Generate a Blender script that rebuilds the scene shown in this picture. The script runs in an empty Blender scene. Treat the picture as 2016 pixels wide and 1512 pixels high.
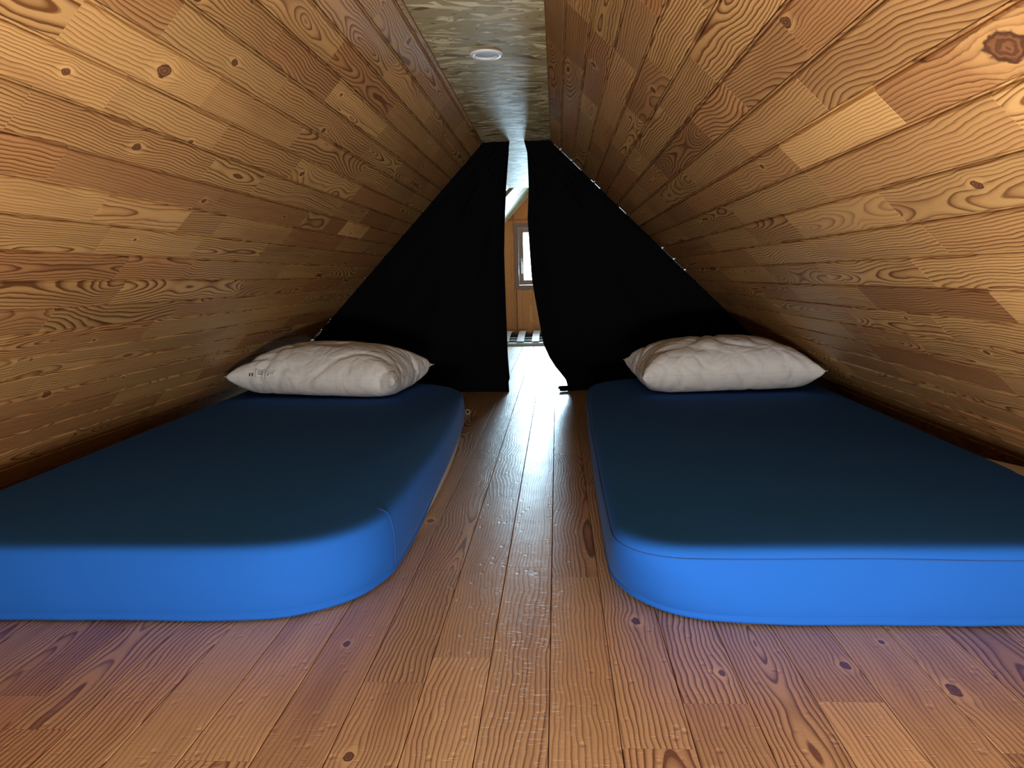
import bpy, bmesh, math, random
from mathutils import Vector, Matrix, noise

# ------------------------------------------------------------------ camera, world, lights, exposure
U = 0.6                                  # one survey unit = camera height (m)
S = bpy.context.scene
COL = S.collection
cam_d = bpy.data.cameras.new('camera')
cam = bpy.data.objects.new('camera', cam_d)
COL.objects.link(cam)
R2 = Vector((0.99792428, 0.06027176, -0.0226815))
U2 = Vector((0.01370109, 0.14543377, 0.98927312))
FW = Vector((-0.06292389, 0.98753042, -0.1443061))
m = Matrix.Identity(4)
for i in range(3):
    m[i][0], m[i][1], m[i][2] = R2[i], U2[i], -FW[i]
m[2][3] = U
cam.matrix_world = m
cam_d.sensor_width = 36.0
cam_d.lens = 36.0 * 1450.0 / 2016.0
cam_d.clip_start = 0.01
S.camera = cam

S.view_settings.view_transform = 'Standard'
S.view_settings.look = 'None'
S.view_settings.gamma = 1.0
S.view_settings.exposure = 0.0
S.view_settings.use_curve_mapping = False
S.cycles.max_bounces = 8

W = bpy.data.worlds.new('overcast_sky')
W.use_nodes = True
S.world = W
bg = W.node_tree.nodes['Background']
bg.inputs[0].default_value = (0.80, 0.91, 1.0, 1)
bg.inputs[1].default_value = 9.0


def area(name, loc, direction, sx, sy, power, color, spread=180):
    d = bpy.data.lights.new(name, 'AREA')
    d.shape = 'RECTANGLE'
    d.size, d.size_y = sx, sy
    d.energy = power
    d.color = color
    d.spread = math.radians(spread)
    o = bpy.data.objects.new(name, d)
    COL.objects.link(o)
    o.location = loc
    o.rotation_euler = Vector(direction).to_track_quat('-Z', 'Z').to_euler()
    return o


GY = 12.25 * U                           # inner face of the far gable
# daylight entering through the far window (sky seen by the window)
WX0, WX1, WZ0, WZ1 = -0.69 * U, 0.42 * U, 0.787 * U, 1.855 * U
area('window_daylight', ((WX0 + WX1) / 2, GY + 0.16, (WZ0 + WZ1) / 2), (0.0, -1, -0.75),
     WX1 - WX0 - 0.1, WZ1 - WZ0 - 0.1, 100, (0.52, 0.80, 1.0))
# added low area light behind the camera, set in an assumed gable opening
area('added_near_light', (0.14, -0.17, 0.112), (-0.02, 1, 0.75), 0.72, 0.155, 42, (0.98, 0.98, 0.99))

# ------------------------------------------------------------------ helpers
random.seed(7)


def link(name, me, mat=None, parent=None, smooth=False):
    o = bpy.data.objects.new(name, me)
    COL.objects.link(o)
    if mat is not None:
        me.materials.append(mat)
    if smooth:
        for p in me.polygons:
            p.use_smooth = True
    if parent is not None:
        o.parent = parent
    return o


def mesh(name, vs, fs, mat=None, parent=None, smooth=False):
    me = bpy.data.meshes.new(name)
    me.from_pydata([tuple(v) for v in vs], [], fs)
    me.update()
    return link(name, me, mat, parent, smooth)


def boxes(name, bl, mat=None, parent=None, bevel=0.0):
    """bl: list of (x0,x1,y0,y1,z0,z1)."""
    vs, fs = [], []
    for x0, x1, y0, y1, z0, z1 in bl:
        b = len(vs)
        vs += [(x0, y0, z0), (x1, y0, z0), (x1, y1, z0), (x0, y1, z0), (x0, y0, z1), (x1, y0, z1), (x1, y1, z1), (x0, y1, z1)]
        fs += [tuple(b + k for k in f) for f in ((0, 3, 2, 1), (4, 5, 6, 7), (0, 1, 5, 4), (1, 2, 6, 5), (2, 3, 7, 6), (3, 0, 4, 7))]
    o = mesh(name, vs, fs, mat, parent)
    if bevel:
        md = o.modifiers.new('bevel', 'BEVEL')
        md.width = bevel
        md.segments = 2
    return o


def structure(o):
    o['kind'] = 'structure'
    return o


def thing(o, label, cat, group=None):
    o['label'] = label
    o['category'] = cat
    if group:
        o['group'] = group
    return o


def empty(name, loc):
    o = bpy.data.objects.new(name, None)
    COL.objects.link(o)
    o.location = loc
    o.empty_display_size = 0.05
    return o


def tube(name, pts, r, mat, parent=None, closed=False, seg=8):
    vs, fs = [], []
    n = len(pts)
    P = [Vector(p) for p in pts]
    for i in range(n):
        a = P[(i - 1) % n] if (closed or i > 0) else P[i]
        b = P[(i + 1) % n] if (closed or i < n - 1) else P[i]
        t = (b - a).normalized()
        up = Vector((0, 0, 1)) if abs(t.z) < 0.9 else Vector((1, 0, 0))
        s = t.cross(up).normalized()
        w = s.cross(t).normalized()
        rr = r[i] if isinstance(r, (list, tuple)) else r
        for k in range(seg):
            an = 2 * math.pi * k / seg
            vs.append(P[i] + (s * math.cos(an) + w * math.sin(an)) * rr)
    rng = n if closed else n - 1
    for i in range(rng):
        for k in range(seg):
            a = i * seg + k
            b = i * seg + (k + 1) % seg
            c = ((i + 1) % n) * seg + (k + 1) % seg
            d = ((i + 1) % n) * seg + k
            fs.append((a, b, c, d))
    if not closed:
        fs.append(tuple(range(seg))[::-1])
        fs.append(tuple((n - 1) * seg + k for k in range(seg)))
    return mesh(name, vs, fs, mat, parent, True)


# ------------------------------------------------------------------ node helper
class G:
    def __init__(s, name):
        s.mat = bpy.data.materials.new(name)
        s.mat.use_nodes = True
        s.t = s.mat.node_tree
        s.b = s.t.nodes['Principled BSDF']
        s.out = s.t.nodes['Material Output']

    def put(s, sock, v):
        if hasattr(v, 'links'):
            s.t.links.new(v, sock)
        elif isinstance(v, (tuple, list)) and len(v) == 3 and sock.type == 'RGBA':
            sock.default_value = (*v, 1)
        else:
            sock.default_value = v

    def m(s, op, a, b=0.0, c=0.0, clamp=False):
        n = s.t.nodes.new('ShaderNodeMath')
        n.operation = op
        n.use_clamp = clamp
        for k, v in enumerate((a, b, c)):
            s.put(n.inputs[k], v)
        return n.outputs[0]

    def xyz(s, x, y, z):
        n = s.t.nodes.new('ShaderNodeCombineXYZ')
        for k, v in enumerate((x, y, z)):
            s.put(n.inputs[k], v)
        return n.outputs[0]

    def sep(s, v):
        n = s.t.nodes.new('ShaderNodeSeparateXYZ')
        s.put(n.inputs[0], v)
        return n.outputs

    def attr(s, name):
        n = s.t.nodes.new('ShaderNodeAttribute')
        n.attribute_name = name
        return n.outputs['Vector']

    def coord(s, which='Object'):
        return s.t.nodes.new('ShaderNodeTexCoord').outputs[which]

    def noise(s, v, scale=1.0, detail=2.0, rough=0.5, dist=0.0, out=0):
        n = s.t.nodes.new('ShaderNodeTexNoise')
        s.put(n.inputs['Vector'], v)
        n.inputs['Scale'].default_value = scale
        n.inputs['Detail'].default_value = detail
        n.inputs['Roughness'].default_value = rough
        n.inputs['Distortion'].default_value = dist
        return n.outputs[out]

    def voronoi(s, v, scale=1.0, feature='F1', rnd=1.0):
        n = s.t.nodes.new('ShaderNodeTexVoronoi')
        n.feature = feature
        s.put(n.inputs['Vector'], v)
        n.inputs['Scale'].default_value = scale
        n.inputs['Randomness'].default_value = rnd
        return n.outputs

    def step(s, x, a, b):
        n = s.t.nodes.new('ShaderNodeMapRange')
        n.interpolation_type = 'SMOOTHSTEP'
        s.put(n.inputs['Value'], x)
        s.put(n.inputs['From Min'], a)
        s.put(n.inputs['From Max'], b)
        return n.outputs[0]

    def mix(s, f, a, b, mode='MIX'):
        n = s.t.nodes.new('ShaderNodeMix')
        n.data_type = 'RGBA'
        n.blend_type = mode
        s.put(n.inputs[0], f)
        s.put(n.inputs[6], a)
        s.put(n.inputs[7], b)
        return n.outputs[2]

    def ramp(s, f, stops):
        n = s.t.nodes.new('ShaderNodeValToRGB')
        s.put(n.inputs[0], f)
        e = n.color_ramp.elements
        while len(e) < len(stops):
            e.new(0.5)
        for k, (p, c) in enumerate(stops):
            e[k].position = p
            e[k].color = (*c, 1) if len(c) == 3 else c
        return n.outputs[0]

    def bump(s, h, dist, strength=1.0, normal=None):
        n = s.t.nodes.new('ShaderNodeBump')
        n.inputs['Strength'].default_value = strength
        n.inputs['Distance'].default_value = dist
        s.put(n.inputs['Height'], h)
        if normal is not None:
            s.put(n.inputs['Normal'], normal)
        return n.outputs[0]

    def set(s, **kw):
        names = dict(color='Base Color', rough='Roughness', normal='Normal', metal='Metallic', coat='Coat Weight',
                     coatr='Coat Roughness', sheen='Sheen Weight', spec='Specular IOR Level', trans='Transmission Weight',
                     ior='IOR', emis='Emission Color', emstr='Emission Strength', sheenr='Sheen Roughness')
        for k, v in kw.items():
            s.put(s.b.inputs[names[k]], v)
        return s.mat


def plain(name, color, rough=0.6, **kw):
    g = G(name)
    n = g.noise(g.coord(), 35.0, 3.0)
    c = g.mix(g.m('MULTIPLY', n, 0.25), tuple(color), tuple(x * 0.6 for x in color))
    return g.set(color=c, rough=rough, **kw)


def wood(name, light, red, ring, spacing, rough, floor=False):
    """Sawn pine: growth rings of a trunk cut by the board, bent round one knot per board.
    face attributes: wa = tone, redness, contrast ; wb = ring centre, depth, seed ; wk = knot s, y, radius"""
    g = G(name)
    P = g.sep(g.coord())
    A, B, K = g.sep(g.attr('wa')), g.sep(g.attr('wb')), g.sep(g.attr('wk'))
    s_, y_ = P[0], P[1]
    seed = g.m('MULTIPLY', B[2], 91.7)
    du = g.m('SUBTRACT', s_, K[0])
    dv = g.m('SUBTRACT', y_, K[1])
    kd = g.m('SQRT', g.m('ADD', g.m('POWER', du, 2.0), g.m('POWER', g.m('MULTIPLY', dv, 0.62), 2.0)))
    nk = g.noise(g.xyz(g.m('MULTIPLY', s_, 75.0), g.m('MULTIPLY', y_, 45.0), seed), 1.0, 2.0)
    kn = g.m('ADD', g.m('DIVIDE', kd, g.m('MAXIMUM', K[2], 0.0001)), g.m('MULTIPLY', g.m('SUBTRACT', nk, 0.5), 1.1))
    on = g.m('GREATER_THAN', K[2], 0.0005)
    infl = g.m('MULTIPLY', g.m('EXPONENT', g.m('MULTIPLY', g.m('POWER', g.m('MULTIPLY', kn, 0.42), 2.0), -1.0)), on)
    se = g.m('SUBTRACT', s_, g.m('MULTIPLY', g.m('MULTIPLY', du, infl), 0.8))
    n1 = g.noise(g.xyz(g.m('MULTIPLY', se, 6.0), g.m('MULTIPLY', y_, 1.6), seed), 1.0, 1.0)
    n2 = g.noise(g.xyz(g.m('MULTIPLY', se, 13.0), g.m('MULTIPLY', y_, 6.5), seed), 1.0, 2.0)
    n4 = g.noise(g.xyz(g.m('MULTIPLY', se, 60.0), g.m('MULTIPLY', y_, 30.0), seed), 1.0, 2.0)
    sw = g.m('ADD', se, g.m('MULTIPLY', g.m('SUBTRACT', n1, 0.5), 0.050))
    sw = g.m('ADD', sw, g.m('MULTIPLY', g.m('SUBTRACT', n2, 0.5), 0.022))
    sw = g.m('ADD', sw, g.m('MULTIPLY', g.m('SUBTRACT', n4, 0.5), 0.0028))
    nd = g.noise(g.xyz(g.m('MULTIPLY', y_, 1.5), seed, 3.3), 1.0, 2.0)
    d = g.m('ADD', B[1], g.m('MULTIPLY', g.m('SUBTRACT', nd, 0.5), 0.17))
    rr = g.m('SQRT', g.m('ADD', g.m('POWER', g.m('SUBTRACT', sw, B[0]), 2.0), g.m('POWER', d, 2.0)))
    ph = g.m('ADD', g.m('DIVIDE', rr, spacing), seed)
    f = g.m('FRACT', ph)
    late = g.ramp(f, [(0.0, (0.55,) * 3), (0.06, (0.04,) * 3), (0.4, (0.05,) * 3), (0.72, (0.45,) * 3), (0.88, (1,) * 3), (0.96, (1,) * 3), (1.0, (0.55,) * 3)])
    ringrnd = g.noise(g.xyz(g.m('FLOOR', ph), seed, 0.0), 1.7, 0.0)
    late = g.m('MULTIPLY', late, g.m('ADD', g.m('MULTIPLY', ringrnd, 1.5), 0.45))
    late = g.m('MULTIPLY', late, A[2], clamp=True)
    base = g.mix(A[1], light, red)
    blotch = g.noise(g.xyz(g.m('MULTIPLY', se, 14.0), g.m('MULTIPLY', y_, 2.2), seed), 1.0, 3.0)
    base = g.mix(g.m('MULTIPLY', g.step(blotch, 0.45, 0.8), 0.55), base, tuple(0.5 * (a + b * 0.9) for a, b in zip(red, ring)))
    c = g.mix(late, base, ring)
    fib = g.noise(g.xyz(g.m('MULTIPLY', se, 700.0), g.m('MULTIPLY', y_, 14.0), seed), 1.0, 3.0)
    c = g.mix(g.m('MULTIPLY', g.step(fib, 0.52, 0.75), 0.22), c, tuple(x * 0.62 for x in ring))
    # knot: dark rim, redder heart, pale halo
    halo = g.m('MULTIPLY', g.m('MULTIPLY', g.step(kn, 2.6, 1.1), on), 0.30)
    c = g.mix(halo, c, tuple(min(1, x * 1.35) for x in light))
    core = g.m('MULTIPLY', g.step(g.m('ADD', kn, g.m('MULTIPLY', n4, 0.35)), 1.22, 1.02), on)
    kr = g.m('SINE', g.m('MULTIPLY', kn, 13.0))
    kcol = g.mix(g.step(kr, -0.4, 0.9), (0.09, 0.030, 0.013), (0.20, 0.075, 0.032))
    kcol = g.mix(g.step(kn, 0.55, 0.95), kcol, (0.050, 0.016, 0.008))
    c = g.mix(g.m('MULTIPLY', core, 0.92), c, kcol)
    # small pin knots and dark checks
    pv = g.voronoi(g.xyz(g.m('MULTIPLY', s_, 5.0), g.m('MULTIPLY', y_, 3.6), seed), 1.0)
    pin = g.step(pv[0], 0.034, 0.020)
    c = g.mix(g.m('MULTIPLY', pin, 0.8), c, (0.04, 0.018, 0.01))
    tn = g.t.nodes.new('ShaderNodeVectorMath')
    tn.operation = 'SCALE'
    g.put(tn.inputs[0], c)
    g.put(tn.inputs['Scale'], A[0])
    c = tn.outputs[0]
    h = g.m('SUBTRACT', g.m('MULTIPLY', late, 0.5), g.m('MULTIPLY', fib, 0.25))
    if floor:
        # dents and cross scratches in the varnish
        sc = g.noise(g.xyz(g.m('MULTIPLY', s_, 45.0), g.m('MULTIPLY', y_, 260.0), 0.0), 1.0, 2.0)
        scr = g.step(sc, 0.60, 0.76)
        wv = g.noise(g.xyz(g.m('MULTIPLY', s_, 14.0), g.m('MULTIPLY', y_, 9.0), 4.0), 1.0, 2.0)
        dv_ = g.voronoi(g.xyz(g.m('MULTIPLY', s_, 34.0), g.m('MULTIPLY', y_, 30.0), 0.0), 1.0)
        dent = g.step(dv_[0], 0.22, 0.05)
        h2 = g.m('ADD', g.m('MULTIPLY', h, 0.00022), g.m('MULTIPLY', wv, 0.0011))
        h2 = g.m('SUBTRACT', h2, g.m('MULTIPLY', scr, 0.00030))
        h2 = g.m('SUBTRACT', h2, g.m('MULTIPLY', dent, 0.00045))
        # crumbs and dust specks lying on the boards
        cv = g.voronoi(g.xyz(g.m('MULTIPLY', s_, 8.0), g.m('MULTIPLY', y_, 8.0), 9.0), 1.0)
        crumb = g.m('MULTIPLY', g.step(cv[0], 0.020, 0.012), g.m('GREATER_THAN', g.sep(cv[1])[0], 0.45))
        c = g.mix(g.m('MULTIPLY', crumb, 0.8), c, (0.75, 0.68, 0.58))
        nrm = g.bump(h2, 1.0, 1.0)
        ro = g.m('ADD', g.m('MULTIPLY', g.noise(g.xyz(g.m('MULTIPLY', s_, 9.0), g.m('MULTIPLY', y_, 4.0), 2.0), 1.0, 3.0), 0.12), rough)
        return g.set(color=c, rough=ro, normal=nrm, spec=0.85)
    nrm = g.bump(h, 0.00045, 1.0)
    wv = g.noise(g.xyz(g.m('MULTIPLY', s_, 20.0), g.m('MULTIPLY', y_, 6.0), seed), 1.0, 2.0)
    nrm = g.bump(wv, 0.0012, 1.0, nrm)
    return g.set(color=c, rough=g.m('ADD', g.m('MULTIPLY', n2, 0.15), rough), normal=nrm, spec=0.45)


def osb(name, pale, mid, dark, rough):
    """Pressed strand board: four layers of flat strands, each turned its own way."""
    g = G(name)
    P = g.sep(g.coord())
    wr = g.noise(g.coord(), 9.0, 2.0, out=1)
    wx, wy, _ = g.sep(wr)
    c = None
    hgt = None
    for k, (ang, sx, sy, rate) in enumerate(((0.1, 11, 52, 0), (0.9, 9, 44, .45), (-0.7, 10, 48, .5), (0.35, 8, 36, .6), (-0.2, 12, 64, .66))):
        ca, sa = math.cos(ang), math.sin(ang)
        px = g.m('ADD', g.m('ADD', g.m('MULTIPLY', P[0], ca), g.m('MULTIPLY', P[1], -sa)), g.m('MULTIPLY', wx, 0.03))
        py = g.m('ADD', g.m('ADD', g.m('MULTIPLY', P[0], sa), g.m('MULTIPLY', P[1], ca)), g.m('MULTIPLY', wy, 0.02))
        vo = g.voronoi(g.xyz(g.m('MULTIPLY', px, float(sx)), g.m('MULTIPLY', py, float(sy)), 7.3 * k), 1.0)
        r = g.sep(vo[1])
        col = g.ramp(r[0], [(0.0, dark), (0.18, mid), (0.62, mid), (0.86, pale), (1.0, tuple(min(1, x * 1.25) for x in pale))])
        gr = g.noise(g.xyz(g.m('MULTIPLY', px, 18.0), g.m('MULTIPLY', py, 420.0), 2.0 * k), 1.0, 2.0)
        col = g.mix(g.m('MULTIPLY', g.step(gr, .45, .8), .35), col, dark)
        if c is None:
            c, hgt = col, r[1]
        else:
            on = g.m('GREATER_THAN', r[2], rate)
            c = g.mix(on, c, col)
            hh = g.t.nodes.new('ShaderNodeMix')
            g.put(hh.inputs[0], on)
            g.put(hh.inputs[2], hgt)
            g.put(hh.inputs[3], r[1])
            hgt = hh.outputs[0]
    sp = g.voronoi(g.coord(), 26.0)
    c = g.mix(g.m('MULTIPLY', g.step(sp[0], 0.13, 0.06), 0.8), c, tuple(x * 0.25 for x in dark))
    nrm = g.bump(g.m('ADD', hgt, g.noise(g.coord(), 160.0, 3.0)), 0.0006, 1.0)
    return g.set(color=c, rough=g.m('ADD', g.m('MULTIPLY', hgt, 0.14), rough), normal=nrm, spec=0.45)


M_wall = wood('pine_cladding', (0.57, 0.335, 0.120), (0.44, 0.205, 0.075), (0.165, 0.062, 0.018), 0.0062, 0.36)
M_floor = wood('varnished_pine_floor', (0.66, 0.455, 0.245), (0.50, 0.295, 0.165), (0.19, 0.085, 0.040), 0.0072, 0.29, True)
M_osb = osb('strand_board_pale', (0.68, 0.60, 0.37), (0.38, 0.31, 0.15), (0.15, 0.095, 0.04), 0.50)
M_osb_far = osb('strand_board_whitewood', (0.44, 0.41, 0.27), (0.32, 0.28, 0.17), (0.17, 0.12, 0.06), 0.5)
M_osb_red = osb('strand_board_varnished', (1.0, 0.46, 0.17), (0.88, 0.34, 0.11), (0.33, 0.09, 0.025), 0.35)
M_dark = plain('dark_backing_wood', (0.03, 0.016, 0.008), 0.9)
M_gap = plain('dark_gap', (0.012, 0.007, 0.004), 0.9)

# ------------------------------------------------------------------ boarded surfaces
DEF_A = lambda rnd: (rnd.uniform(0.84, 1.14), rnd.random() ** 1.5, rnd.uniform(0.6, 1.1))


def boards(name, rows, y0, y1, joints, matrix, mat, rnd, profile, meanlen, over=None, knots=(), fixed_only=None):
    """rows [(s0,s1)], local frame: x across, y along, z out of the surface. one mesh, one island per board."""
    vs, fs, A, B, K = [], [], [], [], []
    over = over or {}
    for ri, (s0, s1) in enumerate(rows):
        js = sorted(joints.get(ri, []))
        cuts = [y0]
        marks = [j for j in js if y0 < j < y1] + [y1]
        for mk in marks:
            while mk - cuts[-1] > meanlen * 1.5 and not (fixed_only and fixed_only[0] < cuts[-1] and mk < fixed_only[1] and False):
                cuts.append(cuts[-1] + meanlen * rnd.uniform(0.7, 1.25))
                if mk - cuts[-1] < meanlen * 0.3:
                    cuts.pop()
                    break
            cuts.append(mk)
        for a, b in zip(cuts[:-1], cuts[1:]):
            if b - a < 0.01:
                continue
            w = s1 - s0
            mid = (s0 + s1) / 2
            flat = rnd.random() < 0.5
            if flat:
                cu, dep = mid + rnd.uniform(-0.5, 0.5) * w, rnd.uniform(-0.03, 0.05)
            else:
                cu, dep = mid + rnd.choice((-1, 1)) * rnd.uniform(0.9, 2.6) * w, rnd.uniform(0, 0.10)
            at = DEF_A(rnd)
            kk = (0, 0, 0)
            if rnd.random() < 0.16 and b - a > 0.15:
                kk = (rnd.uniform(s0 + 0.012, s1 - 0.012), rnd.uniform(a + .05, b - .05), rnd.uniform(0.004, 0.010))
            for (ks, ky, krad) in knots:
                if s0 <= ks < s1 and a <= ky < b:
                    kk = (ks, ky, krad)
            for (oi, oy), val in over.items():
                if oi == ri and a <= oy < b:
                    at = val[0]
                    if len(val) > 1:
                        cu, dep = mid + val[1] * w, val[2]
            e = 0.0005
            pr = profile(s0, s1)
            base = len(vs)
            for (ps, pz) in pr:
                vs.append((ps, a + e, pz))
            for (ps, pz) in pr:
                vs.append((ps, b - e, pz))
            n = len(pr)
            for k in range(n - 1):
                fs.append((base + k, base + k + 1, base + n + k + 1, base + n + k))
            fs.append(tuple(base + k for k in range(n))[::-1])
            fs.append(tuple(base + n + k for k in range(n)))
            for _ in range(n + 1):
                A.append(at)
                B.append((cu, dep, rnd.random() if _ == 0 else None))
                K.append(kk)
            sd = B[-(n + 1)][2]
            for q in range(n + 1):
                B[-(q + 1)] = (cu, dep, sd)
    me = bpy.data.meshes.new(name)
    me.from_pydata(vs, [], fs)
    for nm, data in (('wa', A), ('wb', B), ('wk', K)):
        at_ = me.attributes.new(nm, 'FLOAT_VECTOR', 'FACE')
        at_.data.foreach_set('vector', [x for t in data for x in t])
    # flip faces looking away from +z so the boards face the room
    me.update()
    o = link(name, me, mat)
    o.matrix_world = matrix
    return o


def prof_wall(s0, s1):
    return [(s0 + .0007, -.012), (s0 + .0007, -.0036), (s0 + .0014, -.0026), (s0 + .0034, -.0024), (s0 + .0042, -.0034), (s0 + .0048, -.0068), (s0 + .0058, -.0068), (s0 + .0066, -.0030), (s0 + .0086, -.0005), (s0 + .0098, 0),
            (s1 - .0026, 0), (s1 - .0010, -.0008), (s1 - .0005, -.0022), (s1 - .0005, -.012)]


def prof_floor(s0, s1):
    return [(s0 + .0006, -.015), (s0 + .0006, -.0009), (s0 + .0016, 0), (s1 - .0016, 0), (s1 - .0006, -.0009), (s1 - .0006, -.015)]


aL, aR = math.atan2(1.622, 1.547), math.atan2(1.664, 1.696)
TL = Vector((-.601 * U, 0, 2.125 * U))
TR = Vector((-.042 * U, 0, 2.121 * U))


def frame(o, x, y, z):
    mm = Matrix.Identity(4)
    for i in range(3):
        mm[i][0], mm[i][1], mm[i][2], mm[i][3] = x[i], y[i], z[i], o[i]
    return mm


DL = Vector((-math.cos(aL), 0, -math.sin(aL)))
NL = Vector((math.sin(aL), 0, -math.cos(aL)))
DR = Vector((math.cos(aR), 0, -math.sin(aR)))
NR = Vector((-math.sin(aR), 0, -math.cos(aR)))
ML = frame(TL, DL, Vector((0, 1, 0)), NL)
MR = frame(TR, DR, Vector((0, -1, 0)), NR)
CY = 6.4 * U                              # curtain plane
YB = -0.25 * U                             # near gable

rl = random.Random(11)
edgL = [0.0, .035, .158, .281, .405, .528, .655, .782, .908, 1.037, 1.154, 1.276, 1.405, 1.528, 1.655, 1.772, 1.896, 2.010, 2.134, 2.255, 2.378, 2.50, 2.63, 2.76, 2.88, 2.98]
rowsL = [(edgL[i] * U, edgL[i + 1] * U) for i in range(len(edgL) - 1)]


def rowof(edges, s):
    for i in range(len(edges) - 1):
        if edges[i] <= s < edges[i + 1]:
            return i
    return 0


jl = {}
for s, y in [(.46, 3.17), (.835, 2.015), (1.09, 2.0), (.71, 3.19), (1.09, 4.378), (1.33, 3.80), (1.07, 5.275), (.62, 2.02), (1.21, 2.84), (1.21, 3.145),
             (.85, 4.43), (.99, 3.185), (1.49, 3.18), (1.70, 5.17), (.28, 3.53), (1.48, 2.68), (.53, 4.06), (1.0, 4.35), (1.09, 4.72), (.96, 4.95), (.85, 5.6),
             (1.33, 4.6), (1.46, 4.3), (.46, 4.6), (.08, 4.7), (.2, 5.1), (.34, 5.3), (1.6, 3.9), (1.83, 4.4), (1.96, 3.4), (2.06, 4.6), (.72, 1.72)]:
    jl.setdefault(rowof(edgL, s), []).append(y * U)
ovL = {
    (rowof(edgL, 1.09), 2.4 * U): ((.86, .80, .55), -1.4, .05),
    (rowof(edgL, 1.09), 3.4 * U): ((.86, .80, .55), -1.4, .05),
    (rowof(edgL, 1.09), 4.9 * U): ((1.45, .0, .45), .9, .05),
    (rowof(edgL, 1.21), 2.0 * U): ((1.08, .05, .45), 2.2, .03),
    (rowof(edgL, 1.33), 2.8 * U): ((1.02, .1, .60), 1.6, .03),
    (rowof(edgL, 1.46), 2.5 * U): ((.90, .85, .95), .1, .0),
    (rowof(edgL, .97), 1.8 * U): ((1.02, .55, .95), 1.9, .02),
    (rowof(edgL, .97), 2.6 * U): ((.98, .35, .95), 1.6, .02),
    (rowof(edgL, .84), 1.7 * U): ((1.12, .15, .62), 1.5, .02),
    (rowof(edgL, .84), 2.6 * U): ((1.05, .05, .70), .8, .03),
    (rowof(edgL, .71), 1.9 * U): ((1.10, .05, .50), 1.6, .02),
    (rowof(edgL, .71), 2.6 * U): ((1.02, .25, .55), 1.3, .02),
    (rowof(edgL, .60), 1.9 * U): ((.92, .6, .7), 1.3, .02),
    (rowof(edgL, .60), 2.8 * U): ((.98, .35, .8), 1.0, .02),
    (rowof(edgL, .46), 2.8 * U): ((.92, .7, .95), .9, .02),
    (rowof(edgL, .46), 3.5 * U): ((1.18, .0, .75), .3, .0),
    (rowof(edgL, .34), 2.8 * U): ((1.0, .05, .75), .1, .0),
    (rowof(edgL, .20), 2.8 * U): ((.95, .15, .95), .2, .0),
    (rowof(edgL, .10), 2.8 * U): ((.92, .2, .95), .0, .0),
}
kL = [(.728 * U, 2.13 * U, .013), (.979 * U, 2.26 * U, .009), (.862 * U, 3.52 * U, .009), (2.155 * U, 2.85 * U, .010), (.905 * U, 2.50 * U, .006), (1.33 * U, 2.62 * U, .004)]
wl = boards('wall_left', rowsL, YB, CY + .02, jl, ML, M_wall, rl, prof_wall, 0.52, ovL, kL)
structure(wl)
rr_ = random.Random(23)
edgR = [-.002, .115, .246, .372, .503, .634, .768, .900, 1.033, 1.153, 1.29, 1.425, 1.556, 1.692, 1.828, 1.96, 2.09, 2.22, 2.35, 2.48, 2.61, 2.74, 2.87, 3.0, 3.08]
rowsR = [(edgR[i] * U, edgR[i + 1] * U) for i in range(len(edgR) - 1)]
jr = {}
for s, y in [(.83, 2.411), (1.10, 2.46), (.57, 2.766), (.97, 3.69), (.30, 4.023), (.46, 2.40), (1.49, 2.10), (1.62, 3.19), (1.75, 2.10), (.83, 4.905), (.44, 4.893),
             (.05, 3.69), (.855, 1.84), (1.10, 4.96), (1.27, 3.56), (.70, 4.12), (.56, 5.22), (1.2, 6.1), (2.03, 4.66), (1.90, 3.38), (1.75, 3.0), (.18, 4.5), (.3, 5.4),
             (.05, 5.0), (1.36, 4.6), (1.49, 4.0), (2.15, 3.6), (2.3, 4.4), (1.36, 3.0)]:
    jr.setdefault(rowof(edgR, s), []).append(-y * U)
ovR = {
    (rowof(edgR, 1.10), -1.9 * U): ((1.28, .0, .50), 1.2, .03),
    (rowof(edgR, .97), -2.4 * U): ((.98, .30, .62), 1.4, .02),
    (rowof(edgR, .83), -1.9 * U): ((.88, .5, .85), .6, .02),
    (rowof(edgR, .83), -3.0 * U): ((.80, .75, .95), .1, .0),
    (rowof(edgR, .70), -2.6 * U): ((.90, .25, .9), .8, .02),
    (rowof(edgR, .57), -2.0 * U): ((.92, .2, .8), .7, .02),
    (rowof(edgR, 1.21), -2.2 * U): ((1.0, .45, .6), .9, .02),
    (rowof(edgR, 1.36), -2.2 * U): ((1.0, .15, .45), .0, .0),
    (rowof(edgR, 1.49), -1.7 * U): ((.98, .35, .75), 1.0, .02),
    (rowof(edgR, 1.49), -2.6 * U): ((.95, .1, .7), .9, .02),
    (rowof(edgR, 1.62), -2.4 * U): ((1.05, .05, .8), .1, .0),
    (rowof(edgR, 1.75), -2.6 * U): ((.80, .9, .8), 1.2, .02),
    (rowof(edgR, 1.75), -1.8 * U): ((1.15, .0, .5), 1.2, .02),
    (rowof(edgR, 1.90), -2.6 * U): ((1.05, .1, .9), .9, .02),
    (rowof(edgR, .46), -3.0 * U): ((.80, .5, .7), .8, .02),
    (rowof(edgR, .30), -3.0 * U): ((.86, .2, .75), .0, .0),
    (rowof(edgR, .18), -3.0 * U): ((.74, .7, .6), 1.4, .02),
    (rowof(edgR, .05), -3.0 * U): ((.72, .7, .4), 1.4, .02),
}
kR = [(1.095 * U, -1.32 * U, .020), (.80 * U, -1.82 * U, .009), (1.35 * U, -1.72 * U, .008), (.56 * U, -3.65 * U, .008), (.95 * U, -3.06 * U, .004)]
wr = boards('wall_right', rowsR, -CY - .02, -YB, jr, MR, M_wall, rr_, prof_wall, 0.55, ovR, kR)
structure(wr)

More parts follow.
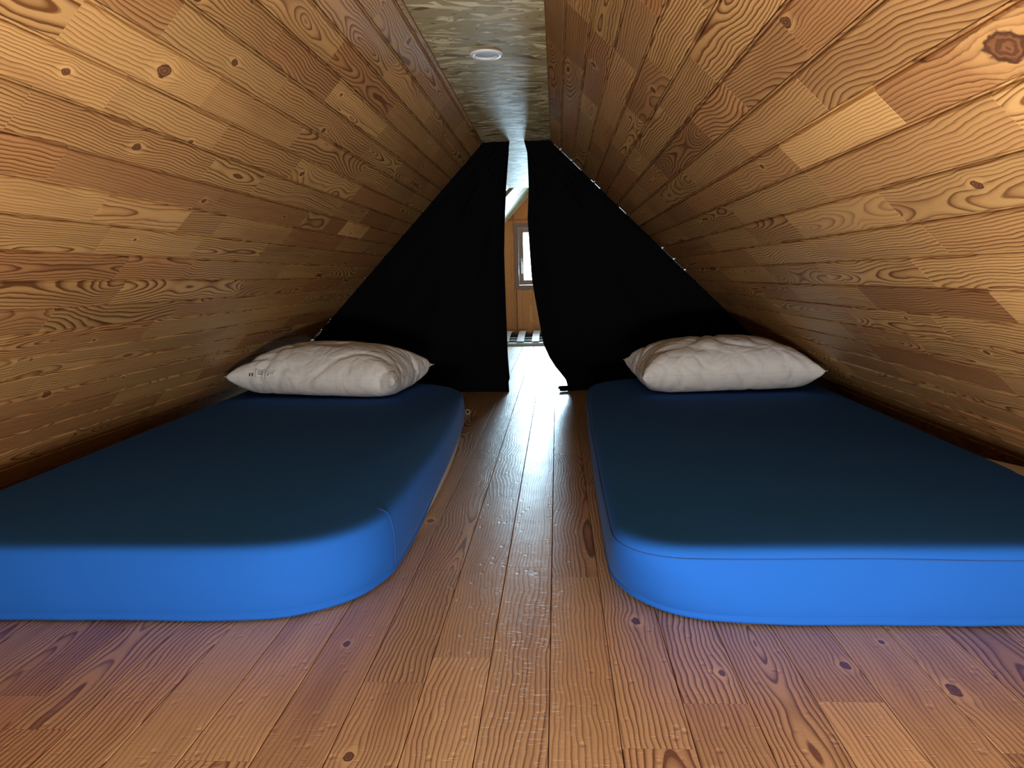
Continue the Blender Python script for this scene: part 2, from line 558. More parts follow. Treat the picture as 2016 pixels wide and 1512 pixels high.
rf = random.Random(5)
edgF = [-.032 + .1563 * k for k in range(-20, 18)]
rowsF = [(edgF[i] * U, edgF[i + 1] * U) for i in range(len(edgF) - 1)]
jf = {}
for s, y in [(.67, 1.638), (-.27, 1.823), (-.11, 4.53), (-.43, 2.41), (.03, 2.352), (.20, 3.448), (-.27, 5.0), (-.11, 6.7), (-.27, 7.4), (.03, 7.0), (-.43, 4.0)]:
    jf.setdefault(rowof(edgF, s), []).append(y * U)
ovF = {
    (rowof(edgF, -.9), 1.6 * U): ((1.0, .1, .35), 1.2, .02),
    (rowof(edgF, -.74), 1.6 * U): ((1.06, .1, .5), 1.5, .02),
    (rowof(edgF, -.58), 1.6 * U): ((.92, .5, .45), 1.5, .02),
    (rowof(edgF, -.43), 1.6 * U): ((.98, .25, .65), .9, .02),
    (rowof(edgF, -.27), 1.6 * U): ((1.08, .05, .6), 1.3, .02),
    (rowof(edgF, -.27), 2.2 * U): ((.95, .4, .6), 1.3, .02),
    (rowof(edgF, -.11), 1.6 * U): ((1.0, .25, .75), .8, .02),
    (rowof(edgF, .03), 1.6 * U): ((1.02, .3, .6), 1.4, .02),
    (rowof(edgF, .20), 1.6 * U): ((1.05, .15, .75), 1.2, .02),
    (rowof(edgF, .35), 1.6 * U): ((.94, .5, .7), 1.1, .02),
    (rowof(edgF, .51), 1.6 * U): ((1.0, .3, .95), .1, .0),
    (rowof(edgF, .67), 1.5 * U): ((1.15, .0, .6), .8, .02),
    (rowof(edgF, .67), 2.0 * U): ((.95, .4, .7), 1.2, .02),
    (rowof(edgF, .82), 1.6 * U): ((1.02, .3, .5), 1.5, .02),
    (rowof(edgF, .98), 1.6 * U): ((1.05, .15, .65), 1.1, .02),
}
kF = [(.215 * U, 2.04 * U, .0085), (.40 * U, 1.758 * U, .006), (.932 * U, 1.69 * U, .010), (-.598 * U, 1.889 * U, .006), (-.455 * U, 1.407 * U, .007), (-.54 * U, 2.93 * U, .009), (.72 * U, 1.80 * U, .008)]
fl = boards('floor', rowsF, YB, GY + .02, jf, Matrix.Identity(4), M_floor, rf, prof_floor, 1.0, ovF, kF)
structure(fl)
structure(boxes('floor_underlay', [(-3.2 * U, 2.75 * U, YB, GY + .05, -.04, -.012)], M_gap))
bpy.data.objects['floor_underlay'].name = 'trim_1'


def slab(name, mat4, s0, s1, y0, y1, z0, z1, mat):
    o = boxes(name, [(s0, s1, y0, y1, z0, z1)], mat)
    o.matrix_world = mat4
    return structure(o)


slab('trim_2', ML, -.03, 3.06 * U, YB - .05, CY + .02, -.06, -.011, M_gap)
slab('trim_3', MR, -.03, 3.06 * U, -CY - .02, -YB + .05, -.06, -.011, M_gap)

# strand-board ceiling strip over the ridge, running through both rooms
structure(boxes('ceiling', [(-.61 * U, -.030 * U, YB, 9.68 * U, 2.123 * U, 2.123 * U + .018)], M_osb))

# unseen near gable; low recess added to hold the near light, boxed in behind
gx0, gx1, gz1 = -0.25, 0.53, 0.24
structure(boxes('wall_back', [(-2.0, gx0, YB - .05, YB, 0, 1.4), (gx1, 2.0, YB - .05, YB, 0, 1.4), (gx0, gx1, YB - .05, YB, gz1, 1.4),
                              (gx0 - .05, gx1 + .05, YB - .30, YB - .25, -.03, .4), (gx0 - .05, gx1 + .05, YB - .30, YB, gz1, gz1 + .03),
                              (gx0 - .05, gx0, YB - .30, YB - .05, -.03, .23), (gx1, gx1 + .05, YB - .30, YB - .05, -.03, .23), (gx0 - .05, gx1 + .05, YB - .30, YB, -.04, 0)], M_osb))

# ------------------------------------------------------------------ far room
structure_list = []
o = slab('wall_far_left', ML, 0.0, 3.06 * U, CY + .02, 9.70 * U, -.03, 0, M_osb_far)
# sloping strand-board panels near the gable, a dark batten between them
o = slab('wall_far_left_panel', ML, -.30 * U, 3.06 * U, 10.10 * U, 11.03 * U, -.03, 0, M_osb_far)
o.name = 'wall_far_left_middle'
o = slab('wall_far_left_end', ML, -.30 * U, 3.06 * U, 11.07 * U, GY, -.03, 0, M_osb_far)
o = slab('trim_4', ML, -.30 * U, 3.06 * U, 9.70 * U, 11.2 * U, -.06, -.031, M_dark)
o = slab('wall_far_right', MR, 0.0, 3.06 * U, -GY, -CY - .02, -.03, 0, M_osb_far)
o = slab('wall_far_right_ridge', MR, -.56 * U, 0.0, -GY, -9.68 * U, -.03, 0, M_osb_far)
M_trim = plain('pale_softwood_edge', (0.72, 0.60, 0.38), 0.6)
slab('trim_5', ML, -.28 * U, 3.06 * U, 12.02 * U, GY, 0, .008, M_trim)
structure(boxes('trim_6', [(-.62 * U, -.02 * U, 9.66 * U, 9.70 * U, 2.123 * U + .018, 2.6 * U)], M_osb_far))

# far gable of varnished strand board around the window opening
H = 2.6 * U
structure(boxes('wall_front', [(-3.1 * U, WX0, GY, GY + .12, 0, H), (WX1, 2.75 * U, GY, GY + .12, 0, H),
                               (WX0, WX1, GY, GY + .12, 0, WZ0), (WX0, WX1, GY, GY + .12, WZ1, H)], M_osb_red))
# sheet joints / batten above the window
M_jt = plain('reddish_batten', (0.55, 0.22, 0.09), 0.5)
structure(boxes('trim_7', [(-.79 * U, .5 * U, GY - .012, GY, 1.900 * U, 1.925 * U)], M_jt, bevel=.002))
structure(boxes('trim_8', [(-.672 * U, -.664 * U, GY - .002, GY, 0, .787 * U), (-.72 * U, -.712 * U, GY - .002, GY, 1.925 * U, 2.2 * U)], M_dark))

M_frame = plain('brown_window_frame', (0.36, 0.20, 0.17), 0.35)
M_sash = plain('brown_window_sash', (0.42, 0.25, 0.21), 0.32)
M_steel = plain('steel_handle', (0.6, 0.6, 0.6), 0.3, metal=1.0)
win = structure(empty('window_1', ((WX0 + WX1) / 2, GY, WZ0)))
cx_, cz_ = (WX0 + WX1) / 2, WZ0


def wbox(name, rects, y0, y1, mat, parent, bevel=.002):
    return boxes(name, [(a - cx_, b - cx_, y0, y1, c - cz_, d - cz_) for a, b, c, d in rects], mat, parent, bevel)


fw_ = .042 * U * 1.6
wbox('frame', [(WX0, WX0 + fw_, WZ0, WZ1), (WX1 - fw_, WX1, WZ0, WZ1), (WX0 + fw_, WX1 - fw_, WZ0, WZ0 + fw_), (WX0 + fw_, WX1 - fw_, WZ1 - fw_, WZ1)], -.010, .05, M_frame, win)
sx0, sx1, sz0, sz1 = WX0 + fw_ + .002, WX1 - fw_ - .002, WZ0 + fw_ + .002, WZ1 - fw_ - .002
sw_ = .075 * U * 1.05
sash = wbox('sash', [(sx0, sx0 + sw_, sz0, sz1), (sx1 - sw_, sx1, sz0, sz1), (sx0 + sw_, sx1 - sw_, sz0, sz0 + sw_), (sx0 + sw_, sx1 - sw_, sz1 - sw_, sz1)], -.022, .035, M_sash, win)
gg = G('window_glass')
M_glass = gg.set(color=(1, 1, 1), rough=0.0, trans=1.0, ior=1.45)
tr = gg.t.nodes.new('ShaderNodeBsdfTransparent')
gl = gg.t.nodes.new('ShaderNodeBsdfGlossy')
gl.inputs['Roughness'].default_value = 0.02
fr = gg.t.nodes.new('ShaderNodeFresnel')
mx = gg.t.nodes.new('ShaderNodeMixShader')
gg.t.links.new(fr.outputs[0], mx.inputs[0])
gg.t.links.new(tr.outputs[0], mx.inputs[1])
gg.t.links.new(gl.outputs[0], mx.inputs[2])
gg.t.links.new(mx.outputs[0], gg.out.inputs['Surface'])
wbox('glass', [(sx0 + sw_, sx1 - sw_, sz0 + sw_, sz1 - sw_)], .008, .012, M_glass, win, 0)
hx = sx0 + sw_ * .52
hd = wbox('handle', [(hx - .010, hx + .010, 1.17 * U, 1.29 * U)], -.028, -.022, M_steel, win, .003)
lv = wbox('lever', [(hx - .007, hx + .009, 1.04 * U, 1.24 * U)], -.050, -.038, M_steel, hd, .004)
lv['label'] = 'pale steel lever of the window handle'

# ------------------------------------------------------------------ slatted bed base on the far floor
M_slat = plain('pale_bent_slat', (0.62, 0.56, 0.52), 0.25)
M_rail = plain('white_rail', (0.72, 0.74, 0.76), 0.35)
M_black = plain('gap_black', (0.02, 0.018, 0.018), 0.5)
sb = thing(empty('slatted_bed_base', (-.3 * U, 11.3 * U, 0)), 'low slatted bed base with bowed pale slats on the floor under the far window', 'bed base')
bx, by = -.3 * U, 11.3 * U
X0, X1 = -1.0 * U, .62 * U
boxes('front_rail', [(X0 - bx, X1 - bx, 10.62 * U - by, 10.74 * U - by, 0.001, .045 * U)], M_rail, sb, .004)
boxes('back_rail', [(X0 - bx, X1 - bx, 11.98 * U - by, 12.18 * U - by, 0.001, .085 * U)], plain('brown_rail', (.12, .06, .04), .5), sb, .004)
for k, yy in enumerate((11.02, 11.48)):
    boxes('cross_bar', [(X0 - bx, X1 - bx, yy * U - by, (yy + .10) * U - by, .022 * U, .052 * U)], M_rail, sb, .003)
boxes('black_gap_sheet', [(X0 - bx, X1 - bx, 10.74 * U - by, 11.98 * U - by, 0.001, .010 * U)], M_black, sb)  # black sheet added for the dark gaps between the bars
for xs in (-.99, -.765, -.545, -.325, -.105, .115, .335):
    vs, fs = [], []
    n = 12
    for i in range(n + 1):
        t = i / n
        yy = (10.66 + t * 1.48) * U - by
        zz = (.056 + .040 * t + .055 * math.sin(math.pi * t)) * U
        for dx, dz in ((-.052, 0), (.052, 0), (.052, .012), (-.052, .012)):
            vs.append((xs * U + dx * U - bx, yy, zz + dz * U))
    for i in range(n):
        for k in range(4):
            fs.append((i * 4 + k, i * 4 + (k + 1) % 4, (i + 1) * 4 + (k + 1) % 4, (i + 1) * 4 + k))
    fs += [(3, 2, 1, 0), (n * 4, n * 4 + 1, n * 4 + 2, n * 4 + 3)]
    mesh('slat', vs, fs, M_slat, sb)

# ------------------------------------------------------------------ curtains
gc = G('black_velvet')
nn = gc.noise(gc.coord(), 900.0, 2.0)
M_curt = gc.set(color=gc.mix(nn, (0.0018, 0.0018, 0.0024), (0.004, 0.004, 0.0052)), rough=0.9, spec=0.10, sheen=0.0, sheenr=0.4, normal=gc.bump(nn, .0003, .5))


def interp(tab, z):
    tab = sorted(tab)
    if z <= tab[0][0]:
        return tab[0][1]
    for (a, x), (b, y) in zip(tab[:-1], tab[1:]):
        if z <= b:
            t = (z - a) / (b - a)
            return x + (y - x) * t
    return tab[-1][1]


inL = [(2.123, -.382), (1.744, -.417), (1.462, -.437), (1.193, -.448), (.759, -.445), (.317, -.438), (.16, -.428), (.115, -.425), (.09, -.436), (0.0, -.432)]
inR = [(2.123, -.259), (2.029, -.235), (1.86, -.229), (1.738, -.228), (1.486, -.241), (1.25, -.230), (.994, -.216), (.82, -.190), (.666, -.165), (.52, -.142), (.418, -.125), (.298, -.074), (.21, -.02), (.153, .026), (.099, .066), (.05, .078), (0.0, .080)]


def curtain(name, side, inner, leak, label):
    NZ, NT = 120, 90
    vs, fs = [], []
    for j in range(NZ + 1):
        z = 2.1225 - (2.1225 + .005) * j / NZ
        if side < 0:
            xo = -.601 - (2.125 - z) / math.tan(aL)
        else:
            xo = -.042 + (2.121 - z) / math.tan(aR)
        g_ = leak(z)
        xo -= side * g_
        xi = interp(inner, z)
        hgt = (2.118 - z) / 2.1
        for i in range(NT + 1):
            t = i / NT
            x = xo + (xi - xo) * t
            a = t * 17 + (1.5 if side > 0 else 0)
            fold = math.sin(a + 1.3 * math.sin(a * .6 + z)) * .010 + math.sin(a * 2.3 + z * 1.7) * .004
            fold *= min(1, hgt * 4 + .15) * (0.35 + .65 * t)
            fold += noise.noise(Vector((x * 2.2, z * 1.2, side * 3))) * .02 * min(1, hgt * 3)
            # tension folds fanning from the ridge fixing
            rad = math.atan2(x * U + .2, (2.2 - z) * U)
            fold += math.sin(rad * 34) * .007 * math.exp(-hgt * 1.2)
            edge = math.exp(-((1 - t) / .04) ** 2) * .010
            wedge = min(1.0, t / .05)
            vs.append((x * U, CY + (fold * wedge) - edge, z * U))
    for j in range(NZ):
        for i in range(NT):
            a = j * (NT + 1) + i
            fs.append((a, a + 1, a + NT + 2, a + NT + 1))
    me = bpy.data.meshes.new(name)
    me.from_pydata(vs, [], fs)
    o = link(name, me, M_curt, None, True)
    sd = o.modifiers.new('cloth_thickness', 'SOLIDIFY')
    sd.thickness = .0016
    sd.offset = 0
    return thing(o, label, 'curtain')


def leakL(z):
    g_ = -.0060
    for c, w, a in ((1.98, .010, .003), (1.45, .010, .003), (1.0, .012, .004), (.80, .02, .006), (.64, .02, .012), (.54, .03, .020)):
        g_ += a * math.exp(-((z - c) / w) ** 2)
    if z < .50:
        g_ += (.50 - z) * 1.2
    return g_


def leakR(z):
    g_ = -.0060
    if 1.86 < z < 2.10:
        g_ += .0095
    if 1.70 < z < 1.80:
        g_ += .0090
    if 1.50 < z < 1.56 or 1.00 < z < 1.22:
        g_ += .0080
    return g_


cl = curtain('curtain', -1, inL, leakL, 'black blackout curtain on the left, pinned along the left sloping boards')
cr = curtain('curtain', 1, inR, leakR, 'black blackout curtain on the right, its inner edge swept aside at the bottom')
# the bunched hem corner of the right curtain lying on the boards
tube('hem_corner', [(.135 * U, CY - .004, .030 * U), (.085 * U, CY - .012, .026 * U), (.045 * U, CY - .022, .030 * U), (.008 * U, CY - .026, .034 * U), (-.004 * U, CY - .028, .030 * U)], [.010, .013, .012, .009, .004], M_curt, cr)
tube('hem_corner', [(.120 * U, CY - .010, .018 * U), (.075 * U, CY - .022, .016 * U), (.040 * U, CY - .030, .014 * U), (.016 * U, CY - .034, .014 * U), (.008 * U, CY - .035, .012 * U)], [.008, .009, .008, .006, .003], M_curt, cr)

# ------------------------------------------------------------------ mattresses
gs = G('blue_jersey_sheet')
wv = gs.noise(gs.coord(), 2400.0, 2.0)
wr1 = gs.noise(gs.coord(), 14.0, 4.0, 0.6, 0.6)
M_sheet = gs.set(color=gs.mix(wv, (0.014, 0.094, 0.38), (0.019, 0.120, 0.46)), rough=1.0, spec=0.05, sheen=0.04, sheenr=0.3,
                 normal=gs.bump(wr1, .0016, .6, gs.bump(wv, .0002, .5)))
M_seam = plain('blue_seam_thread', (0.012, 0.07, 0.26), 0.8)
M_core = plain('cream_mattress_cover', (0.62, 0.55, 0.42), 0.8)


def outline(x0, x1, y0, y1, rads, n=14, m_=10):
    """closed outline, counter-clockwise, rads = (x0y0, x1y0, x1y1, x0y1); superelliptic corners"""
    pts = []
    cs = [(x0, y0, rads[0], 180), (x1, y0, rads[1], 270), (x1, y1, rads[2], 0), (x0, y1, rads[3], 90)]
    for k, (x, y, r, a0) in enumerate(cs):
        cxx = x + (r if x == x0 else -r)
        cyy = y + (r if y == y0 else -r)
        for i in range(n + 1):
            a = math.radians(a0 + 90 * i / n)
            c, s = math.cos(a), math.sin(a)
            ex = 0.88
            pts.append((cxx + r * math.copysign(abs(c) ** ex, c), cyy + r * math.copysign(abs(s) ** ex, s)))
        # straight run to next corner
        nx, ny, nr, na = cs[(k + 1) % 4]
        ncx = nx + (nr if nx == x0 else -nr)
        ncy = ny + (nr if ny == y0 else -nr)
        an = math.radians(na)
        ex_, ey_ = ncx + nr * math.cos(an), ncy + nr * math.sin(an)
        sx, sy = pts[-1]
        for i in range(1, m_):
            t = i / m_
            pts.append((sx + (ex_ - sx) * t, sy + (ey_ - sy) * t))
    return pts


def mattress(loc_label, x0, x1, y0, y1, rb, rt, bulge, lift, skew, seam_z, side):
    root = thing(empty('mattress', ((x0 + x1) / 2 * U, (y0 + y1) / 2 * U, 0)), loc_label, 'mattress')
    cx, cy = (x0 + x1) / 2, (y0 + y1) / 2
    HT = .235

    def ring(inset, t, shell=0.0):
        rads = [a + (b - a) * t for a, b in zip(rb, rt)]
        rads = [max(.03, r - inset * .5) for r in rads]
        p = outline(x0 + inset, x1 - inset, y0 + inset, y1 - inset, rads)
        q = []
        for (x, y) in p:
            f = (y - y0) / (y1 - y0)
            x += skew * (f - .2)
            if side < 0 and x > cx:
                x += bulge * math.sin(math.pi * min(1, max(0, f))) * (x - cx) / (x1 - cx)
            if side > 0 and x < cx:
                x -= bulge * math.sin(math.pi * min(1, max(0, f))) * (cx - x) / (cx - x0)
            q.append((x, y))
        return q
    # ---- mattress core
    lv = [(.004, .035, 0), (.02, .014, 0), (.05, .008, .3), (.16, .008, .7), (.205, .014, 1), (.222, .040, 1), (.226, .12, 1)]
    vs, fs = [], []
    rings = [ring(i, t) for z, i, t in lv]
    N = len(rings[0])
    for (z, i, t), rg in zip(lv, rings):
        for (x, y) in rg:
            if side > 0 and x > cx + .4 and t == 1:
                b_ = max(0.0, 1 - abs(y - 2.70) / .28)
                x, zz = x + .10 * min(1, b_ * 2), z + .013 * min(1, b_ * 2)
            else:
                zz = z
            vs.append(((x - cx) * U, (y - cy) * U, zz * U))
    for k in range(len(lv) - 1):
        for i in range(N):
            j = (i + 1) % N
            fs.append((k * N + i, k * N + j, (k + 1) * N + j, (k + 1) * N + i))
    fs.append(tuple(range(N))[::-1])
    fs.append(tuple((len(lv) - 1) * N + i for i in range(N)))
    mesh('mattress_body', vs, fs, M_core, root, True)
    # ---- fitted sheet
    lv = [(.003, .030, 0), (.006, .010, 0), (.016, .001, 0), (.026, .0035, .05), (.030, .008, .08), (.036, .0025, .1), (.07, -.004, .3), (.12, -.007, .5), (.165, -.005, .75),
          (.192, -.001, .9), (.202, .0015, .95), (.212, .003, 1), (.223, .008, 1), (.231, .018, 1), (.2355, .034, 1), (.237, .06, 1), (.2375, .12, 1), (.238, .18, 1), (.2387, .28, 1)]
    vs, fs = [], []
    rr = random.Random(3 + side)
    for k, (z, ins, t) in enumerate(lv):
        for i, (x, y) in enumerate(ring(ins, t)):
            f = (y - y0) / (y1 - y0)
            L_ = lift(x, y)
            zz = z
            if z < .1:
                zz = z + L_ * (1 - z / .1)
            # puckers of the elastic hem and soft creases on the side
            side_w = math.exp(-((z - .03) / .05) ** 2)
            pk = noise.noise(Vector((x * 9, y * 9, z * 3 + side))) * .010 * side_w + noise.noise(Vector((x * 3.5, y * 3.5, z * 9 + side * 5))) * .006 * (1 if z < .22 else .3)
            zz += noise.noise(Vector((x * 2.5, y * 2.5, side * 4))) * .004 if z > .2 else noise.noise(Vector((x * 5, y * 5, 1))) * .005 * side_w
            dx, dy = x - cx, y - cy
            l = math.hypot(dx, dy) + 1e-6
            vs.append(((dx + dx / l * pk) * U, (dy + dy / l * pk) * U, max(.002, zz) * U))
    for k in range(len(lv) - 1):
        for i in range(N):
            j = (i + 1) % N
            fs.append((k * N + i, k * N + j, (k + 1) * N + j, (k + 1) * N + i))
    last = ring(lv[-1][1], 1)
    nb = len(lv)
    for q, tt in enumerate((.3, .6, .85, 1.0)):
        for i, (x, y) in enumerate(last):
            sy_ = min(max(y, y0 + .75), y1 - .75)
            px, py = x + (cx - x) * tt, y + (sy_ - y) * tt
            zz = .239 + noise.noise(Vector((px * 2.5, py * 2.5, side * 4))) * .004
            vs.append(((px - cx) * U, (py - cy) * U, zz * U))
        k = nb - 1 + q
        for i in range(N):
            j = (i + 1) % N
            fs.append((k * N + i, k * N + j, (k + 1) * N + j, (k + 1) * N + i))
    sh = mesh('fitted_sheet', vs, fs, M_sheet, root, False)
    bm = bmesh.new()
    bm.from_mesh(sh.data)
    bmesh.ops.remove_doubles(bm, verts=bm.verts, dist=.0012)
    for f_ in bm.faces:
        f_.smooth = True
    bm.to_mesh(sh.data)
    bm.free()
    sm = sh.modifiers.new('smooth', 'SUBSURF')
    sm.levels = sm.render_levels = 1
    # ---- seams
    rg = ring(.0005, .95)
    if seam_z:
        pts = []
        for i, (x, y) in enumerate(rg):
            if y < y0 + .9 or True:
                pk = noise.noise(Vector((x * 3.5, y * 3.5, .2 * 9 + side * 5))) * .006
                dx, dy = x - cx, y - cy
                l = math.hypot(dx, dy)
                pts.append(((dx + dx / l * (pk - .0002)) * U, (dy + dy / l * (pk - .0002)) * U, (seam_z + noise.noise(Vector((x * 2, y * 2, 7))) * .006) * U))
        tube('seam', pts, .0011, M_seam, sh, True, 6)
    # vertical corner seam
    if side < 0:
        col = []
        for k, (z, ins, t) in enumerate(lv[5:16]):
            rgk = ring(ins - .001, t)
            best = min(rgk, key=lambda p: (p[0] - (-.640)) ** 2 + (p[1] - 2.36) ** 2)
            col.append(((best[0] - cx) * U, (best[1] - cy) * U, z * U))
        tube('seam', col, .0012, M_seam, sh, False, 6)
    return root


def liftL(x, y):
    v = 0.0
    if x > -1.0 and 2.75 < y < 5.0:
        v = .085 * min(1, (y - 2.75) / .5) * min(1, (5.0 - y) / .7)
    return v


mattress('low mattress on the left under a blue fitted sheet with cream cover showing', -2.17, -.600, 1.995, 5.47, (.40, .42, .66, .40), (.34, .40, .72, .40), .085, liftL, -.12, None, -1)
mattress('low mattress on the right under a blue fitted sheet with a seam along its front', .170, 1.73, 1.995, 5.47, (.42, .38, .40, .50), (.22, .30, .40, .50), .02, lambda x, y: 0.0, .05, .205, 1)

# ------------------------------------------------------------------ pillows
def pillow_verts(k, vs, fs):
    """inflate a flat two-sided ticking case with the cloth solver and return the settled shape"""
    me = bpy.data.meshes.new('case')
    me.from_pydata(vs, [], fs)
    ob = bpy.data.objects.new('case', me)
    COL.objects.link(ob)
    gm = bpy.data.meshes.new('ground')
    gm.from_pydata([(-2, -2, 0), (2, -2, 0), (2, 2, 0), (-2, 2, 0)], [], [(0, 1, 2, 3)])
    go = bpy.data.objects.new('ground', gm)
    COL.objects.link(go)
    go.modifiers.new('collision', 'COLLISION')
    go.collision.thickness_outer = .004
    md = ob.modifiers.new('cloth', 'CLOTH')
    c = md.settings
    c.quality = 8
    c.mass = .1
    c.tension_stiffness = 60
    c.compression_stiffness = 20
    c.shear_stiffness = 5
    c.bending_stiffness = .001
    c.use_pressure = True
    c.air_damping = 1
    for fr, v in ((1, 34), (28, 34), (50, 21)):
        c.uniform_pressure_force = v
        c.keyframe_insert('uniform_pressure_force', frame=fr)
    md.collision_settings.use_self_collision = False
    md.collision_settings.distance_min = .004
    md.point_cache.frame_end = 64
    for f in range(1, 65):
        S.frame_set(f)
    ev = ob.evaluated_get(bpy.context.evaluated_depsgraph_get())
    out = [v.co.copy() for v in ev.data.vertices]
    for o_ in (ob, go):
        bpy.data.objects.remove(o_, do_unlink=True)
    S.frame_set(1)
    if len(out) != len(vs) or max(v.z for v in out) < .1 or max(abs(v.x) for v in out) > .6:
        # solver unavailable: analytic cushion
        out = []
        for (x, y, z) in vs:
            u, w = abs(x) / .38, abs(y) / .28
            t = max(0.0, (1 - u ** 2.4) * (1 - w ** 2.4)) ** .42 * .105
            out.append(Vector((x * (1 - .05 * w), y * (1 - .06 * (1 - u)), max(.004, .085 + (t if z > .06 else -t)))))
    return out


gp = G('white_cotton')
wv = gp.noise(gp.coord(), 1800.0, 2.0)
w0 = gp.noise(gp.coord(), 7.0, 2.0, out=1)
wp = gp.t.nodes.new('ShaderNodeVectorMath')
wp.operation = 'ADD'
gp.put(wp.inputs[0], gp.coord())
sc_ = gp.t.nodes.new('ShaderNodeVectorMath')
sc_.operation = 'SCALE'
gp.put(sc_.inputs[0], w0)
sc_.inputs['Scale'].default_value = 0.12
gp.put(wp.inputs[1], sc_.outputs[0])
cr1 = gp.voronoi(wp.outputs[0], 13.0, 'DISTANCE_TO_EDGE')
cre = gp.step(cr1[0], 0.0, 0.22)
cr2 = gp.noise(wp.outputs[0], 32.0, 3.0, 0.55, 1.2)
M_pil = gp.set(color=gp.mix(wv, (0.74, 0.74, 0.70), (0.80, 0.80, 0.76)), rough=0.8, spec=0.25, sheen=0.1,
               normal=gp.bump(cre, .0022, .7, gp.bump(cr2, .0030, .8, gp.bump(wv, .0002, .4))))


def pillow(k, loc, rot, sc, label, seed):
    N = 56
    idx, order = {}, []

    def vid(i, j, s):
        e = i in (0, N) or j in (0, N)
        key = (i, j, 0 if e else s)
        if key not in idx:
            idx[key] = len(order)
            order.append(key)
        return idx[key]
    fs = []
    for s in (1, -1):
        for i in range(N):
            for j in range(N):
                f = [vid(i, j, s), vid(i + 1, j, s), vid(i + 1, j + 1, s), vid(i, j + 1, s)]
                fs.append(tuple(f if s > 0 else f[::-1]))
    flat = []
    for (i, j, sd_) in order:
        x, y = (i / N - .5) * .76, (j / N - .5) * .56
        n_ = noise.noise(Vector((x * 9 + k * 7, y * 9, sd_ * 3))) * .009 + noise.noise(Vector((x * 26 + k * 3, y * 26, sd_ * 5))) * .004
        flat.append((x, y, .06 + sd_ * .01 + n_))
    V = pillow_verts(k, flat, fs)
    me = bpy.data.meshes.new('pillow')
    me.from_pydata([tuple(v) for v in V], [], fs)
    me.update()
    # pressed-in creases on the ticking
    nr = [v.normal.copy() for v in me.vertices]
    for v, n_, key in zip(me.vertices, nr, order):
        p = v.co
        d = 0.0
        q = Vector((p.x * 5 + seed, p.y * 5, p.z * 5))
        q2 = q + Vector((noise.noise(q * .5), noise.noise(q * .5 + Vector((5, 0, 0))), noise.noise(q * .5 + Vector((0, 5, 0))))) * 1.6
        rid = 1 - abs(noise.noise(q2)) * 6
        d -= max(0, rid) * .0100
        q3 = q2 * 2.3
        rid = 1 - abs(noise.noise(q3)) * 3.5
        d -= max(0, rid) * .0015
        ez = min(1, (p.z - .012) / .03)
        v.co = p + n_ * d * max(0, ez)
        v.co.x *= sc[0]
        v.co.y *= sc[1]
        v.co.z = max(.0, v.co.z * sc[2])
    o = link('pillow', me, M_pil, None, True)
    o.location = loc
    o.rotation_euler = rot
    md = o.modifiers.new('smooth', 'SUBSURF')
    md.levels = md.render_levels = 1
    # seam piping along the edge
    edge = [order.index((i, 0, 0)) for i in range(N)] + [order.index((N, j, 0)) for j in range(N)] + \
           [order.index((i, N, 0)) for i in range(N, 0, -1)] + [order.index((0, j, 0)) for j in range(N, 0, -1)]
    pts = [me.vertices[i].co.copy() for i in edge]
    tube('seam', pts, .0012, M_pil, o, True, 6)
    thing(o, label, 'pillow')
    return o, me, idx


ZT = .241 * U
p1, me1, id1 = pillow(1, (-1.545 * U, 4.98 * U, ZT + .006), (math.radians(1), math.radians(1.5), math.radians(-7)), (.965, .93, 1.0), 'white pillow with small sewn labels on the left mattress', 1.0)
p2, me2, id2 = pillow(2, (1.06 * U, 4.98 * U, ZT + .003), (math.radians(.5), math.radians(-.8), math.radians(3)), (.93, .93, 1.0), 'white pillow with gathered corner and no labels on the right mattress', 6.0)

# labels and flag tab sewn to the near seam of the left pillow
M_lab = plain('label_tape', (0.82, 0.84, 0.80), 0.6)
M_ink = plain('label_ink', (0.12, 0.14, 0.16), 0.7)
M_redt = plain('flag_red', (0.25, 0.01, 0.02), 0.7)
M_grn = plain('flag_green', (0.01, 0.13, 0.06), 0.7)


def patch(name, i0, i1, up0, up1, mat, parent, off=.0022, layer=1, nu=6, nv=6):
    """small cloth tab following the pillow surface, given in grid cells of the near side"""
    vs, fs = [], []

    def P(a, b):
        i = int(math.floor(a))
        j = int(math.floor(b))
        fa, fb = a - i, b - j

        def g_(ii, jj):
            e = ii in (0, 56) or jj in (0, 56)
            q = id1[(ii, jj, 0 if e else layer)]
            return me1.vertices[q].co, me1.vertices[q].normal
        c00, n00 = g_(i, j)
        c10, n10 = g_(i + 1, j)
        c01, n01 = g_(i, j + 1)
        c11, n11 = g_(i + 1, j + 1)
        c = c00.lerp(c10, fa).lerp(c01.lerp(c11, fa), fb)
        n_ = n00.lerp(n10, fa).lerp(n01.lerp(n11, fa), fb).normalized()
        return c + n_ * off
    for b in range(nv + 1):
        for a in range(nu + 1):
            vs.append(P(i0 + (i1 - i0) * a / nu, up0 + (up1 - up0) * b / nv))
    for b in range(nv):
        for a in range(nu):
            q = b * (nu + 1) + a
            fs.append((q, q + 1, q + nu + 2, q + nu + 1))
    o_ = mesh(name, vs, fs, mat, parent, True)
    sd = o_.modifiers.new('t', 'SOLIDIFY')
    sd.thickness = .0008
    sd.offset = 1
    return o_


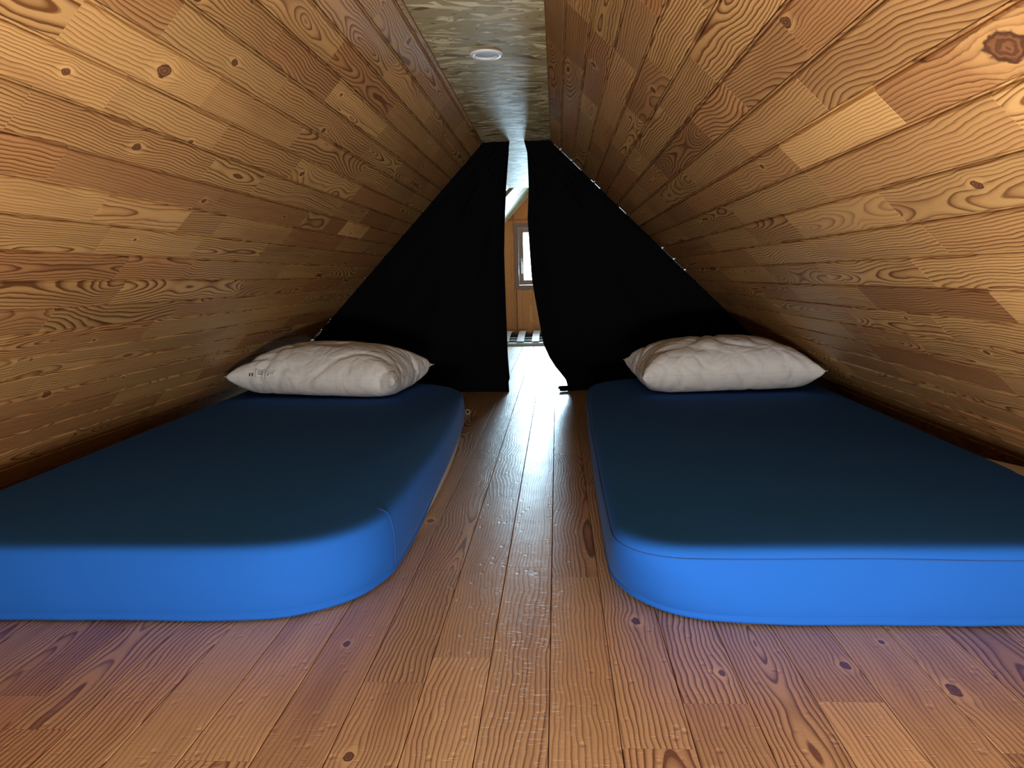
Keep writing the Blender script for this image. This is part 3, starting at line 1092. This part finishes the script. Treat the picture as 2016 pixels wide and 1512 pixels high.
t1 = patch('care_label', 9.4, 12.8, .25, 3.0, M_lab, p1)
for r_ in (.25, .42, .58, .75):
    patch('printed_line', 10.1, 12.1, .25 + 2.75 * r_, .25 + 2.75 * r_ + .16, M_ink, t1, .0034, 1, 6, 1)
t2 = patch('care_label', 12.95, 16.3, .25, 2.2, M_lab, p1)
patch('printed_line', 13.8, 15.6, 1.35, 1.52, M_ink, t2, .0034, 1, 6, 1)
patch('printed_line', 13.8, 14.1, .7, 1.1, M_ink, t2, .0034, 1, 2, 1)
t3 = patch('flag_tab', 7.6, 9.0, .4, 1.3, M_lab, p1)
a_ = patch('flag_stripe', 7.65, 8.05, .42, 1.28, M_redt, t3, .0034, 1, 2, 2)
b_ = patch('flag_stripe', 8.5, 8.95, .42, 1.28, M_grn, t3, .0034, 1, 2, 2)

# ------------------------------------------------------------------ downlight
M_white = plain('white_enamel', (0.86, 0.90, 0.94), 0.4)
M_diff = plain('frosted_diffuser', (0.55, 0.62, 0.70), 0.4)
dl = thing(empty('downlight', (-.345 * U, 3.94 * U, 2.123 * U)), 'round white recessed downlight, switched off, in the strand board ceiling', 'ceiling light')
R_ = .085 * U


def lathe(name, prof, mat, parent, seg=48):
    vs, fs = [], []
    for r, z in prof:
        for k in range(seg):
            a = 2 * math.pi * k / seg
            vs.append((r * math.cos(a), r * math.sin(a), z))
    for i in range(len(prof) - 1):
        for k in range(seg):
            fs.append((i * seg + k, i * seg + (k + 1) % seg, (i + 1) * seg + (k + 1) % seg, (i + 1) * seg + k))
    if prof[-1][0] < .003 or True:
        fs.append(tuple((len(prof) - 1) * seg + k for k in range(seg)))
    return mesh(name, vs, fs, mat, parent, True)


lathe('trim_ring', [(R_, 0), (R_, -.002), (R_ * .96, -.0042), (R_ * .80, -.0060), (R_ * .74, -.0055), (R_ * .70, -.0035), (R_ * .68, -.0010), (R_ * .68, -.0004)], M_white, dl)
lathe('diffuser', [(R_ * .675, -.0010), (R_ * .6, -.0016), (R_ * .3, -.0018), (R_ * .01, -.0018)], M_diff, dl)

# ------------------------------------------------------------------ curtain ring on the floor
pts = []
for k in range(28):
    a = 2 * math.pi * k / 28
    pts.append((math.cos(a) * .0095, math.sin(a) * .003, .0108 + math.sin(a) * .0095))
M_ringm = plain('white_plastic', (0.75, 0.73, 0.68), 0.4)
rg = tube('curtain_ring', pts, .0011, M_ringm, None, True, 8)
rg.location = (-.672 * U, 5.33 * U, 0)
thing(rg, 'small white curtain ring standing on the floor beside the left mattress', 'ring')
